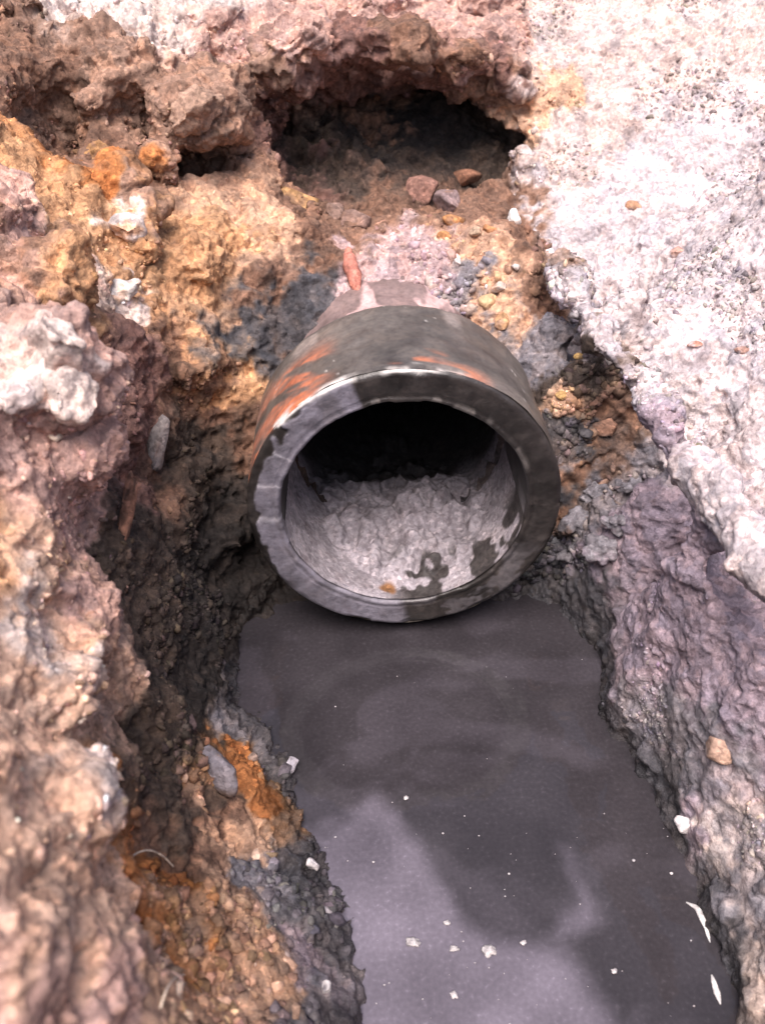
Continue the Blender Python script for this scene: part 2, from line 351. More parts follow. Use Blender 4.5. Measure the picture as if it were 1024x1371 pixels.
def soil_and_shade_colour(P):
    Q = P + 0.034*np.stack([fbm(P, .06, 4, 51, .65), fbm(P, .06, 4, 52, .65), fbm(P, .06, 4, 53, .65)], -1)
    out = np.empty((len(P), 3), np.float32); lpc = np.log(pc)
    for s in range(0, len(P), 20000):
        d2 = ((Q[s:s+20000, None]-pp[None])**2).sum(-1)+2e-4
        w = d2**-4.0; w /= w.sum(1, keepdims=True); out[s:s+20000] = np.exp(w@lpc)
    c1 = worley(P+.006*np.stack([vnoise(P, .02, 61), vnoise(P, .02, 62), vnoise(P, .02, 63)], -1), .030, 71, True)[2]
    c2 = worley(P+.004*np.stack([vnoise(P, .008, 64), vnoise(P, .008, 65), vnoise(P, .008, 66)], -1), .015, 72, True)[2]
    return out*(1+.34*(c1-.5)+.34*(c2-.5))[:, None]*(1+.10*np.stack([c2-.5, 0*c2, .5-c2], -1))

# ------------------------------------------------------------------ refine the visible ground
cen = pts[quads].mean(1); fn = np.cross(pts[quads[:, 2]]-pts[quads[:, 0]], pts[quads[:, 3]]-pts[quads[:, 1]]); fn /= np.linalg.norm(fn, axis=1, keepdims=True)+1e-12
cx_, cy_, cz_ = project(cen); vdir = (CAM-cen)/np.linalg.norm(CAM-cen, axis=1, keepdims=True)
under = cen[:, 2] < -.03
inside = (np.hypot(cen[:, 0], cen[:, 2]-PIPE_Z) < BARREL_R-.012) & (cen[:, 1] > 0.05) & (cen[:, 1] < .99)
deep = (cen[:, 2] < Z0+.02) | (np.abs(cen[:, 0]) > X1-.03) | (cen[:, 1] > Y1-.03) | (cen[:, 1] < Y0+.03)
fine_q = (cz_ > .05) & (cx_ > -140) & (cx_ < 1164) & (cy_ > -140) & (cy_ < 1480) & ~deep & ~under & ~inside
print('quads fine', fine_q.sum(), 'of', len(quads))
def compact(F):
    u, inv = np.unique(F, return_inverse=True); return u, inv.reshape(F.shape)
def refine(V, F, levels):
    me = mesh_np('tmp', V, F); o = bpy.data.objects.new('tmp', me); COL.objects.link(o)
    md = o.modifiers.new('s', 'SUBSURF'); md.levels = levels; md.render_levels = levels; md.boundary_smooth = 'PRESERVE_CORNERS'
    ev = o.evaluated_get(bpy.context.evaluated_depsgraph_get()).to_mesh()
    V2 = np.empty(len(ev.vertices)*3, np.float32); ev.vertices.foreach_get('co', V2)
    F2 = np.empty(len(ev.loops), np.int32); ev.loops.foreach_get('vertex_index', F2)
    bpy.data.objects.remove(o); bpy.data.meshes.remove(me)
    return V2.reshape(-1, 3), F2.reshape(-1, 4).astype(np.int64)
def relief(V, N):
    """crumbs, grains and pits, by kind of ground"""
    slab, rwall, left, bench, back = zone_masks(V)
    fill = (1-left-slab-rwall-back).clip(0, 1)
    A = V+0.006*np.stack([vnoise(V, .02, 61), vnoise(V, .02, 62), vnoise(V, .02, 63)], -1)
    def blocks(Q, sc, sd):
        d1, d2, ci = worley(Q, sc, sd, True); return .22*(.55-d1)+.95*(ci-.5)*sstep(0, .30, d2-d1)-.12*sstep(.16, .0, d2-d1)
    A2 = V+0.004*np.stack([vnoise(V, .008, 64), vnoise(V, .008, 65), vnoise(V, .008, 66)], -1)
    b1 = blocks(A, .030, 71); b2 = blocks(A2, .015, 72); b3 = blocks(A2, .008, 73)
    n1 = fbm(V, .05, 4, 81); n2 = fbm(V, .018, 3, 82); rid = 1-np.abs(vnoise(A, .035, 84))*2
    patch = sstep(-.3, .4, vnoise(V, .08, 85))
    lump = (left*(1-bench))
    d = (lump*(.010*b1*patch+.005*n1+.0035*n2+.0075*b2+.0048*b3+.003*rid)
         + back*(.012*b1+.006*n1+.005*b2*patch+.004*n2+.003*b3)
         + bench*(.011*b1*patch+.008*b2+.0045*b3+.005*n1+.003*n2)
         + fill*(.011*b1*patch+.009*b2+.005*b3+.004*n1+.003*n2)
         + slab*(.0035*n1+.0035*b2*patch+.0050*b3+.0025*n2)
         + rwall*(.003*n1+.003*n2+.0045*b2*patch+.0050*b3))
    pit = sstep(.62, .85, vnoise(V, (.022, .022, .022), 91))
    pit2 = sstep(.45, .7, vnoise(V, (.011, .011, .011), 92))
    pit2 *= sstep(-.1, .5, vnoise(V, .06, 93))
    d -= pit*(slab*.006+rwall*.005+bench*.004+fill*.004)+pit2*(slab*.0045+rwall*.0035)
    r = np.hypot(V[:, 0], V[:, 2]-PIPE_Z)
    g = sstep(.0, .03, np.abs(r-PIPE_R)+.012)*((V[:, 1] < COLLAR_L+.02) & (r < PIPE_R+.03)) + ~((V[:, 1] < COLLAR_L+.02) & (r < PIPE_R+.03))
    return V+N*(d*g)[:, None]
def damp(V):
    z, y = V[:, 2], V[:, 1]
    return np.clip(sstep(.055, .0, z+.02*vnoise(V, .03, 95))+.55*sstep(.0, .35, vnoise(V, .07, 96))*sstep(.24, .10, z)*(V[:, 0] < .05), 0, 1)
u, F0 = compact(quads[fine_q])
V, F = refine(pts[u], F0, 2)
V = relief(V, vnormals(V, F))
slab, rwall, left, bench, back = zone_masks(V)
colr = soil_and_shade_colour(V)
wet = damp(V); colr *= (1-.68*wet*(colr.mean(1) > .07))[:, None]
print('fine verts', len(V), 'faces', len(F))
FINE_V, FINE_F, FINE_C, FINE_N = V, F, colr, vnormals(V, F)
fc = V[F].mean(1)
s_, r_, l_, be_, ba_ = zone_masks(fc)
zone = np.where(s_ > .5, 0, np.where(ba_ > .5, 3, np.where(r_ > .5, 1, np.where(l_ > .5, np.where(be_ > .5, 4, 2), 5))))
# the split follows whole coarse faces so that borders stay clean
zone = np.repeat(np.round([np.bincount(z_, minlength=6).argmax() for z_ in zone.reshape(-1, 16)]).astype(int), 16)
ZN = [('slope_right', 'pale crusty sunlit slope above the right edge of the dig', M_CRUST), ('trench_wall_right', 'smooth purplish cut face rising from the water', M_SOIL),
      ('bank_left', 'lumpy earth bank with pale rocks beside the pipe', M_SOIL), ('trench_wall_back', 'brown earth face with a dark hollow above the pipe', M_SOIL),
      ('bench_left', 'low gritty earth bench along the water', M_SOIL), ('backfill', 'crumbly stony backfill packed round the pipe', M_SOIL)]
for k, (nm, lb, mt) in enumerate(ZN):
    if not (zone == k).any(): continue
    uu, Fk = compact(F[zone == k])
    link(nm, mesh_np(nm, V[uu], Fk, colr[uu], wet[uu]), mt, kind='structure', label=lb)
# the rest of the dig, out of view, coarser
rest = ~fine_q & ~inside & (cen[:, 2] > Z0+.02)
uu, Fk = compact(quads[rest]); Vr = pts[uu]
link('ground', mesh_np('ground', Vr-vnormals(Vr, Fk)*.002, Fk, soil_and_shade_colour(Vr), damp(Vr)), M_SOIL, kind='structure', label='rest of the dug earth round the trench')
# surface around the excavation, out to the horizon
a_, b_ = .83, 120.0
ring = np.array([(-b_, -b_, .60), (b_, -b_, .60), (b_, b_, .60), (-b_, b_, .60), (-a_, -.89, .60), (a_, -.89, .60), (a_, 1.13, .60), (-a_, 1.13, .60)])
rf = np.array([(0, 1, 5, 4), (1, 2, 6, 5), (2, 3, 7, 6), (3, 0, 4, 7)])
link('terrain', mesh_np('terrain', ring, rf, np.tile(SOIL_AND_SHADE['tan'], (8, 1)), np.zeros(8), False), M_SOIL, kind='structure', label='open ground surrounding the excavation')

# ------------------------------------------------------------------ water in the trench
wx, wy = np.meshgrid(np.arange(-.34, .40, .004), np.arange(-.89, .135, .004), indexing='ij')
WV = np.stack([wx.ravel(), wy.ravel(), 0*wx.ravel()], -1).astype(np.float32)
nI, nJ = wx.shape; ii = np.arange(nI*nJ).reshape(nI, nJ)
WF = np.stack([ii[:-1, :-1], ii[1:, :-1], ii[1:, 1:], ii[:-1, 1:]], -1).reshape(-1, 4)
def poly_sd(P, poly):
    """signed distance to a closed outline, negative inside"""
    poly = np.asarray(poly); d = np.full(len(P), 9.0); ins = np.zeros(len(P), bool)
    for a, b in zip(poly, np.roll(poly, -1, 0)):
        e = b-a; w = P-a; t = np.clip((w@e)/(e@e), 0, 1); d = np.minimum(d, np.linalg.norm(w-t[:, None]*e, axis=1))
        c = ((a[1] > P[:, 1]) != (b[1] > P[:, 1])) & (P[:, 0] < (b[0]-a[0])*(P[:, 1]-a[1])/(b[1]-a[1]+1e-12)+a[0]); ins ^= c
    return np.where(ins, -d, d)
# sky reflection painted into the water colour as pale patches: outlines
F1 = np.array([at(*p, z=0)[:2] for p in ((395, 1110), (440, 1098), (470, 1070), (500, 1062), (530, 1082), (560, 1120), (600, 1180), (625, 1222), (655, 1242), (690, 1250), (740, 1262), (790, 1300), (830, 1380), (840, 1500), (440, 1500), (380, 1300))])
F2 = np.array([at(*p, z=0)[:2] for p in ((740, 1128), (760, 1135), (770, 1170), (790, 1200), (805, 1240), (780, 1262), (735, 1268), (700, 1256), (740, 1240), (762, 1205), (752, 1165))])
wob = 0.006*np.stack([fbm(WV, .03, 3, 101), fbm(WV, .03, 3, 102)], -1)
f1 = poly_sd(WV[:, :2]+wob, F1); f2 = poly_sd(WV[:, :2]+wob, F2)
sky_sheen = np.maximum(sstep(.010, -.018, f1), .5*sstep(.008, -.012, f2))*(.8+.2*vnoise(WV, .04, 103))
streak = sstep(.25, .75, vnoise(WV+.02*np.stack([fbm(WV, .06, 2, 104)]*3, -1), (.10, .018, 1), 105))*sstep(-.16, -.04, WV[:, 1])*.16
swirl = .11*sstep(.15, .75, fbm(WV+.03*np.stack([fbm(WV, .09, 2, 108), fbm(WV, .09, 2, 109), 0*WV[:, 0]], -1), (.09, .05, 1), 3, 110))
sky_sheen = np.clip(np.maximum(sky_sheen, swirl), 0, 1)
wc = np.array([.031, .0275, .0315])[None]*(1-sky_sheen[:, None])+np.array([.135, .119, .148])[None]*sky_sheen[:, None]
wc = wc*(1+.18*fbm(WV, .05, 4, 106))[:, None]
WV[:, 2] += .0006*vnoise(WV, .08, 107)
def water_material():
    m, nt, b = new_mat('silty_water'); N, L = nt.nodes, nt.links
    a = N.new('ShaderNodeAttribute'); a.attribute_name = 'soil'; w = N.new('ShaderNodeAttribute'); w.attribute_name = 'wet'
    tc = N.new('ShaderNodeTexCoord'); n = N.new('ShaderNodeTexNoise'); n.inputs['Scale'].default_value = 260; n.inputs['Detail'].default_value = 3
    L.new(tc.outputs['Object'], n.inputs['Vector'])
    r = ramp(nt, [(.35, (.82, .82, .82)), (.62, (1.1, 1.1, 1.1)), (.74, (1.7, 1.7, 1.7))]); L.new(n.outputs['Fac'], r.inputs[0])
    x = N.new('ShaderNodeMix'); x.data_type = 'RGBA'; x.blend_type = 'MULTIPLY'; x.inputs[0].default_value = .6
    L.new(a.outputs['Color'], x.inputs[6]); L.new(r.outputs[0], x.inputs[7]); L.new(x.outputs[2], b.inputs['Base Color'])
    mr = N.new('ShaderNodeMapRange'); mr.inputs['To Min'].default_value = .04; mr.inputs['To Max'].default_value = .20
    L.new(w.outputs['Fac'], mr.inputs['Value']); L.new(mr.outputs[0], b.inputs['Roughness'])
    b.inputs['IOR'].default_value = 1.33
    n2 = N.new('ShaderNodeTexNoise'); n2.inputs['Scale'].default_value = 22; L.new(tc.outputs['Object'], n2.inputs['Vector'])
    bp = N.new('ShaderNodeBump'); bp.inputs['Strength'].default_value = .12; bp.inputs['Distance'].default_value = .006
    L.new(n2.outputs['Fac'], bp.inputs['Height']); L.new(bp.outputs[0], b.inputs['Normal'])
    return m
link('water', mesh_np('water', WV, WF, wc, sky_sheen), water_material(), kind='structure', label='still dark silty water lying in the trench')

# ------------------------------------------------------------------ the pipe
def glaze_material(name, bump=.35):
    m = soil_material(name, bump, 420, False); b = m.node_tree.nodes['Principled BSDF']; b.inputs['Specular IOR Level'].default_value = .5
    return m
M_PIPE = glaze_material('stoneware'); M_RIM = glaze_material('broken_rim', .5)
SEG = 640
def lathe(prof, seg=SEG):
    prof = np.asarray(prof, np.float32); a = np.arange(seg)/seg*2*np.pi; k = len(prof)
    V = np.stack([prof[None, :, 0]*np.cos(a)[:, None], np.broadcast_to(prof[None, :, 1], (seg, k)), PIPE_Z+prof[None, :, 0]*np.sin(a)[:, None]], -1).reshape(-1, 3).astype(np.float32)
    i = np.arange(seg)[:, None]*k+np.arange(k-1)[None]; j = (np.arange(seg)[:, None]+1) % seg*k+np.arange(k-1)[None]
    return V, np.stack([i, i+1, j+1, j], -1).reshape(-1, 4)
def polar(V):
    return np.degrees(np.arctan2(V[:, 2]-PIPE_Z, V[:, 0])) % 360, np.hypot(V[:, 0], V[:, 2]-PIPE_Z)
def dense(pts_, step=.003):
    out = [pts_[0]]
    for a, b in zip(pts_[:-1], pts_[1:]):
        n = max(1, int(math.dist(a, b)/step))
        out += [tuple(np.array(a)+(np.array(b)-np.array(a))*t/n) for t in range(1, n+1)]
    return out
def band_(th, a, b, s=3): return sstep(a-s, a+s, th)*sstep(b+s, b-s, th)
def mixa(c, col, m): return c*(1-m[:, None])+np.asarray(col, np.float32)[None]*m[:, None]
pipe = link('sewer_pipe', None, label='short dark stoneware drain pipe jutting from the soil over the water', cat='pipe')
pipe.location = (0, 0, 0)
# collar: outer skin
V, F = lathe(dense([(.1495, .0035), (.1503, .008), (.1500, .06), (.1494, COLLAR_L-.012), (.1470, COLLAR_L-.003), (.1400, COLLAR_L+.002), (.1230, COLLAR_L+.006)]))
th, rr = polar(V); n = vnormals(V, F)
V = V+n*(.0012*fbm(V, .05, 3, 111)+.0006*vnoise(V, .01, 112))[:, None]
c = np.tile(np.array([.088, .076, .068], np.float32), (len(V), 1))*(1+.35*fbm(V, .05, 3, 113))[:, None]
U = np.stack([th*math.pi/180*.15, V[:, 1], 0*th], -1).astype(np.float32)
rings = vnoise(U, (.2, .012, 1), 114); c *= (1+.12*rings)[:, None]
D = U.copy(); D[:, 1] += (U[:, 0]-.33)*-.55                                        # scrapes run obliquely round the collar
sm = sstep(-.1, .55, .8*fbm(D, (.10, .030, 1), 4, 115, .6)+.48)*band_(th, 118, 172, 8)*sstep(.125, .05, V[:, 1]+.02*vnoise(U, .03, 116))
c = mixa(c, (.42, .125, .055), np.clip(sm*1.0*(.75+.5*vnoise(U, (.05, .006, 1), 125)), 0, 1))
sm2 = sstep(.0, .4, fbm(U, (.05, .010, 1), 3, 117)+.25)*band_(th, 62, 92, 6)*sstep(.035, .012, V[:, 1]+.012*vnoise(U, .02, 118))
c = mixa(c, (.38, .13, .065), np.clip(sm2*.8, 0, 1))
c = mixa(c, (.30, .25, .23), .5*sstep(.2, .6, vnoise(U, .03, 119))*sstep(.06, .13, V[:, 1]))
edge_ = sstep(.012, .004, V[:, 1]+.006*vnoise(U, .015, 120))*band_(th, 70, 150, 8)*sstep(-.3, .2, vnoise(U, .02, 121))
c = mixa(c, (.62, .58, .55), .85*edge_)
sp = sstep(.16, .10, worley(U*np.array([1, 1, 0]), .011, 122)[0]); c = mixa(c, (.42, .39, .37), .6*sp*sstep(.1, .4, vnoise(U, .03, 124)))
link('collar', mesh_np('collar', V, F, c, np.clip(.75-.5*sm+.2*rings, 0, 1)), M_PIPE, pipe)
# rim: the broken front face
V, F = lathe(dense([(.1180, .010), (.1186, .004), (.1200, .0012), (.1225, .0006), (.1245, .0022), (.1265, .0008), (.145, .0), (.1482, .0012), (.1496, .0036)], .0014))
th, rr = polar(V)
U = np.stack([th*math.pi/180*.135, rr, 0*th], -1).astype(np.float32)
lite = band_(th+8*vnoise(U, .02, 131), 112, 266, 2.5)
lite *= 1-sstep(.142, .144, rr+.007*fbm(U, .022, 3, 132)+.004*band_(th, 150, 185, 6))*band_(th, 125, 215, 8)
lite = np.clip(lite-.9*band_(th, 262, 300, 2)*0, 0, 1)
V[:, 1] += .0022*(1-lite)*(.5+.5*fbm(U, .02, 3, 133))*sstep(.1190, .1215, rr)+.0005*fbm(U, .012, 2, 134)
chip = sstep(.35, .8, vnoise(U, (.022, .02, 1), 135))*sstep(.143, .149, rr)
V[:, 1] += .003*chip
rr2 = 1-.012*sstep(.0, .7, fbm(U, (.03, 1, 1), 3, 143))*sstep(.132, .118, rr); V[:, 0] *= rr2; V[:, 2] = PIPE_Z+(V[:, 2]-PIPE_Z)*rr2
c = np.tile(np.array([.026, .022, .021], np.float32), (len(V), 1))*(1+.45*fbm(U, .02, 3, 136))[:, None]
blot = sstep(.15, .45, fbm(U, (.03, .012, 1), 3, 137))*band_(th, 255, 335, 10); c = mixa(c, (.12, .11, .12), .5*blot)
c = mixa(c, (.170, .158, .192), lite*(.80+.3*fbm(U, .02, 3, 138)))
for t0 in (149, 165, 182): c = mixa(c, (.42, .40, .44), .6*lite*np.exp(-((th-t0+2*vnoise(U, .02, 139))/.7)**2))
c = mixa(c, (.20, .18, .17), .45*sstep(.1, .5, vnoise(U, .012, 140))*sstep(.128, .120, rr)*band_(th, 20, 110, 10))
c = mixa(c, (.60, .57, .55), .8*sstep(.1462, .1480, rr+.001*vnoise(U, .01, 141))*band_(th, 78, 146, 6)*sstep(-.4, .1, vnoise(U, .016, 142)))
rim = link('rim', mesh_np('rim', V, F, c, .85-.25*lite), M_RIM, pipe, label='broken pipe mouth, dark with a pale grey arc down one side')
# bore
V, F = lathe(dense([(.1180, .0095), (.1176, .05), (.117, .2), (.117, .9), (.001, .9)], .008)); F = F[:, ::-1]*1
th, rr = polar(V)
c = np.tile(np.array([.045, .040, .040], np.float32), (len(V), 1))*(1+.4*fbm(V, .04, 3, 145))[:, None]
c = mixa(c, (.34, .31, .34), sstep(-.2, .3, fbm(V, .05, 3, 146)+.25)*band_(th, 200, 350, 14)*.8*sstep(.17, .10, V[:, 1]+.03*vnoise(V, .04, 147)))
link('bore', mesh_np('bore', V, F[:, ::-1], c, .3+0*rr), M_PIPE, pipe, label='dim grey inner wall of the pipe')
# barrel running back under the fill
V, F = lathe(dense([(.1225, COLLAR_L+.004), (.1242, COLLAR_L+.02), (.124, .9), (.118, .9)], .006))
n = vnormals(V, F); V = V+n*(.003*fbm(V, .03, 3, 151)+.002*np.maximum(0, vnoise(V, .015, 152)))[:, None]
c = np.tile(np.array([.15, .105, .10], np.float32), (len(V), 1))*(1+.35*fbm(V, .03, 3, 153))[:, None]
c = mixa(c, (.50, .34, .33), sstep(.05, .4, fbm(V, (.03, .08, .03), 3, 154))*.8)
link('barrel', mesh_np('barrel', V, F, c, .35+0*V[:, 0]), M_PIPE, pipe, label='narrower pinkish pipe running back under the backfill')

# silt lying in the pipe
dx, dy = np.meshgrid(np.linspace(-.116, .116, 170), np.concatenate([np.linspace(.003, .26, 190), np.linspace(.27, .85, 60)]), indexing='ij')
q = np.stack([dx.ravel(), dy.ravel(), 0*dx.ravel()], -1).astype(np.float32)
bottom = PIPE_Z-np.sqrt(np.maximum(0, .1172**2-q[:, 0]**2))
base = np.interp(q[:, 1], [0, .02, .06, .11, .16, .24, .9], [.046, .050, .066, .086, .088, .055, .045])
qq = q+.004*np.stack([vnoise(q, .02, 161), vnoise(q, .02, 162), 0*q[:, 0]], -1)
w1, w2, wid = worley(qq, (.030, .034, 1), 163, True)
v1, v2, vid = worley(qq, (.014, .016, 1), 166, True)
amp = sstep(.0, .05, q[:, 1])
top = base+amp*(.026*(wid-.45)*sstep(.0, .22, w2-w1)+.010*(vid-.5)*sstep(0, .25, v2-v1)+.006*fbm(q, .05, 2, 164)+.0015*fbm(q, .009, 2, 165))
top = np.maximum(top, bottom+.0012+.0008*vnoise(q, .01, 168))
q[:, 2] = top; ii = np.arange(q.shape[0]).reshape(dx.shape)
QF = np.stack([ii[:-1, :-1], ii[1:, :-1], ii[1:, 1:], ii[:-1, 1:]], -1).reshape(-1, 4)
c = np.tile(np.array([.255, .232, .255], np.float32), (len(q), 1))*(1+.16*fbm(q, .03, 3, 167)+.18*(vid-.5))[:, None]
bare = sstep(.10, .20, fbm(q+np.array([.013, 0, 0], np.float32), .035, 3, 169)+.30*sstep(-.02, .04, q[:, 0])-.12)*sstep(.075, .045, q[:, 1])*sstep(-.035, .01, q[:, 0])
c = mixa(c, (.045, .040, .040), bare)
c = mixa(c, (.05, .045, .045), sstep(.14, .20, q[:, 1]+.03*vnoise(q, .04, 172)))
c = mixa(c, (.17, .085, .04), sstep(.009, .004, np.hypot(q[:, 0]+.018, q[:, 1]-.018)+.004*vnoise(q, .01, 170)))
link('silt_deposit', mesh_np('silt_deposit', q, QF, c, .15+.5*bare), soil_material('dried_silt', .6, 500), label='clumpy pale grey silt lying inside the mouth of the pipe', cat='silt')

# ------------------------------------------------------------------ stones
def ico(sub):
    bm = bmesh.new(); bmesh.ops.create_icosphere(bm, subdivisions=sub, radius=1)
    V = np.array([v.co for v in bm.verts], np.float32); F = np.array([[v.index for v in f_.verts] for f_ in bm.faces]); bm.free(); return V, F
ICO = {k: ico(k) for k in (1, 2, 3, 4)}
def rotm(r):
    q_ = r.normal(size=4); q_ /= np.linalg.norm(q_); w, x, y, z = q_
    return np.array([[1-2*(y*y+z*z), 2*(x*y-z*w), 2*(x*z+y*w)], [2*(x*y+z*w), 1-2*(x*x+z*z), 2*(y*z-x*w)], [2*(x*z-y*w), 2*(y*z+x*w), 1-2*(x*x+y*y)]])
def stone_shape(seed, sub=3, cuts=9, rough=.05):
    r = np.random.default_rng(seed); V, F = ICO[sub]; V = V.copy()
    for _ in range(cuts):
        n = r.normal(size=3); n /= np.linalg.norm(n); h = r.uniform(.45, .8); d = V@n
        V = V-np.outer(np.maximum(0, d-h), n)
    V = V*(1+rough*fbm(V+seed*3.1, .6, 3, seed))[:, None]
    return (V-V.mean(0)).astype(np.float32), F
fine_tree = BVHTree.FromPolygons(FINE_V.tolist(), FINE_F.tolist())
def put_stone(name, px, py, w, h, colr, label, seed, cat='stone', tilt=0, sub=3, cuts=11, rough=.10, lift=.12, crumb=0, mat=None, depth=None, group=None, at_z=None):
    """a stone whose silhouette is about w x h photo pixels, bedded in the ground where it lies"""
    p, n, t = hit(px, py, fine_tree)
    if at_z is not None: p = at(px, py, z=at_z)
    k = (p-CAM)@FWD/FPX
    V, F = stone_shape(seed, sub, cuts, rough)
    V = V/np.abs(V).max(0)
    V = V*np.array([w*k/2, (depth or min(w, h))*k/2, h*k/2])
    if crumb: V = V+vnormals(V, F)*(crumb*(.55-worley(V+seed, .012, seed)[0])+crumb*.5*(.5-worley(V+seed, .006, seed+1)[0]))[:, None]
    ca, sa = math.cos(tilt), math.sin(tilt); V = np.stack([V[:, 0]*ca-V[:, 2]*sa, V[:, 1], V[:, 0]*sa+V[:, 2]*ca], -1)
    B = np.stack([RGT, FWD, UPV], 0); V = V@B                                   # broad side turned as it lies in the photograph
    r_ = min(w, h)*k/2
    sc_ = soil_and_shade_colour(np.asarray([p], np.float32))[0]; dirt = sstep(-.05, .55, fbm(V+seed, max(.006, r_*.9), 3, seed+5)-.5*V[:, 2]/max(h*k/2, 1e-4))
    vc = np.tile(np.asarray(colr, np.float32), (len(V), 1))*(1+.3*fbm(V+seed, max(.006, r_*.8), 3, seed))[:, None]; vc = vc*(1-.75*dirt[:, None])+sc_[None]*.75*dirt[:, None]
    o = link(name, mesh_np(name, V, F, vc, np.full(len(V), .1)), mat or M_STONE,
             label=label, cat=cat, group=group)
    o.location = Vector(p+(CAM-p)/np.linalg.norm(CAM-p)*r_*lift)
    return o
S = SOIL_AND_SHADE
put_stone('stone', 395, 270, 64, 42, (.36, .21, .10), 'rounded ochre stone sitting at the near corner of the dark hollow', 3, rough=.09, lift=.55, cuts=6)
put_stone('stone', 562, 262, 50, 50, (.27, .15, .12), 'angular red-brown stone with a pointed top below the dark hollow', 5, cuts=12, lift=.3)
put_stone('stone', 620, 239, 52, 24, (.28, .14, .09), 'flat long brown stone deepest in the mouth of the hollow', 8, tilt=.1)
put_stone('stone', 600, 272, 42, 44, (.22, .16, .16), 'dull purple-brown stone wedged beside the pointed red-brown one', 9, lift=.05)
put_stone('stone_chip', 607, 297, 32, 20, (.40, .20, .09), 'orange stone chip lying just under the purple-brown stone', 12)
put_stone('stone_chip', 596, 316, 26, 15, (.40, .20, .09), 'small flat orange chip lowest of the chips below the hollow', 13)
put_stone('pebble', 656, 308, 20, 17, (.40, .19, .09), 'small orange pebble between tan pebble and white pebble', 14)
put_stone('pebble', 637, 310, 18, 14, (.34, .25, .18), 'small tan pebble beside the orange pebble in the backfill', 15)
put_stone('pebble', 688, 293, 19, 27, (.80, .78, .76), 'smooth bright white pebble near the edge of the pale slope', 16, cuts=3, rough=.03, lift=1.0, tilt=.2)
put_stone('stone', 702, 203, 26, 18, (.50, .44, .42), 'small whitish stone in the side of the dark hollow', 17)
put_stone('clod', 478, 297, 46, 34, (.20, .13, .11), 'brown earth clod behind the buried pipe, left of the red-brown stone', 18, 'clod', crumb=.004)
put_stone('clod', 445, 285, 34, 30, (.18, .12, .10), 'small dark clod between the ochre stone and the buried pipe', 19, 'clod', crumb=.004)
put_stone('pebble', 653, 405, 28, 24, (.42, .29, .17), 'tan pebble pressed in the backfill above the pipe collar', 20)
put_stone('pebble', 668, 385, 22, 18, (.44, .36, .32), 'pale pinkish pebble just above the tan one by the collar', 21)
put_stone('pebble', 672, 430, 20, 26, (.40, .24, .13), 'small ochre pebble below the tan one by the collar', 22)
put_stone('pebble', 612, 352, 14, 13, (.55, .48, .46), 'tiny pale pebble beside the pinkish buried pipe', 23)
put_stone('pebble', 690, 357, 14, 13, (.50, .44, .42), 'tiny whitish pebble in backfill under the white pebble', 24)
put_stone('pebble', 775, 478, 16, 12, (.46, .30, .12), 'small yellow pebble in the dark fill under the slope edge', 25)
put_stone('pebble', 752, 530, 18, 14, (.44, .28, .12), 'yellowish pebble beside the right shoulder of the pipe', 26)
put_stone('stone', 808, 572, 40, 26, (.30, .17, .12), 'red-brown stone in a dark gap below the slope edge', 27, lift=.1)
put_stone('stone', 962, 1002, 52, 38, (.34, .23, .18), 'tan angular stone stuck in the purplish wall above the water', 28, cuts=12, tilt=-.5)
put_stone('stone_chip', 914, 1103, 26, 28, (.66, .63, .64), 'white chip jutting from the wall at the water edge', 29, cuts=12, lift=.5)
put_stone('stone', 293, 1032, 48, 78, (.17, .155, .175), 'flat slate-grey stone leaning on the left bench by rusty soil', 30, tilt=.25, cuts=12, depth=20)
put_stone('pebble', 416, 1158, 24, 22, (.62, .59, .60), 'pale angular pebble at the left edge of the water', 31, lift=.6)
put_stone('pebble', 437, 1322, 18, 16, (.60, .57, .58), 'small white pebble at the foot of the bench, low in view', 32, lift=.6)
put_stone('pebble', 390, 1025, 20, 24, (.36, .34, .38), 'grey pebble on the bench corner beside the slate-grey stone', 33, lift=.5)
put_stone('stone_chip', 848, 276, 24, 18, (.33, .19, .12), 'brown chip high on the pale slope', 34, lift=-.1)
put_stone('stone_chip', 908, 338, 28, 20, (.36, .22, .18), 'pinkish brown chip on the pale slope above the pipe level', 35, lift=-.1)
put_stone('stone_chip', 998, 468, 34, 14, (.36, .22, .18), 'thin reddish flake on the pale slope at the frame side', 36, lift=-.1)
put_stone('stone_chip', 930, 462, 22, 12, (.38, .20, .15), 'small red flake in the middle of the pale slope', 37, lift=-.1)
put_stone('rock', 78, 462, 92, 96, S['pale'], 'largest pale rock bulging from the left bank', 40, 'rock', sub=4, cuts=7, rough=.12, crumb=.006, lift=.1, mat=M_SOIL)
put_stone('rock', 95, 528, 66, 80, S['pale'], 'smaller pale rock just below the largest pale rock', 41, 'rock', sub=4, cuts=7, rough=.12, crumb=.006, lift=.1, mat=M_SOIL)
put_stone('rock', 22, 530, 56, 60, (.46, .39, .38), 'pale rock at the frame side next to two larger ones', 42, 'rock', sub=4, cuts=7, rough=.12, crumb=.006, lift=.1, mat=M_SOIL)
put_stone('rock', 172, 305, 50, 42, (.50, .44, .42), 'whitish rock in the orange slope under the upper clods', 43, 'rock', sub=4, cuts=9, rough=.1, crumb=.005, lift=.2, mat=M_SOIL)
put_stone('rock', 162, 388, 66, 34, (.56, .52, .50), 'flat whitish rock in the orange slope, lower one', 44, 'rock', sub=4, cuts=9, rough=.1, crumb=.005, lift=.2, mat=M_SOIL)
put_stone('clod', 262, 152, 86, 60, (.33, .215, .16), 'big tan clod overhanging a dark gap in the upper bank', 45, 'clod', sub=4, cuts=8, rough=.14, crumb=.007, lift=.3, tilt=.5, mat=M_SOIL)
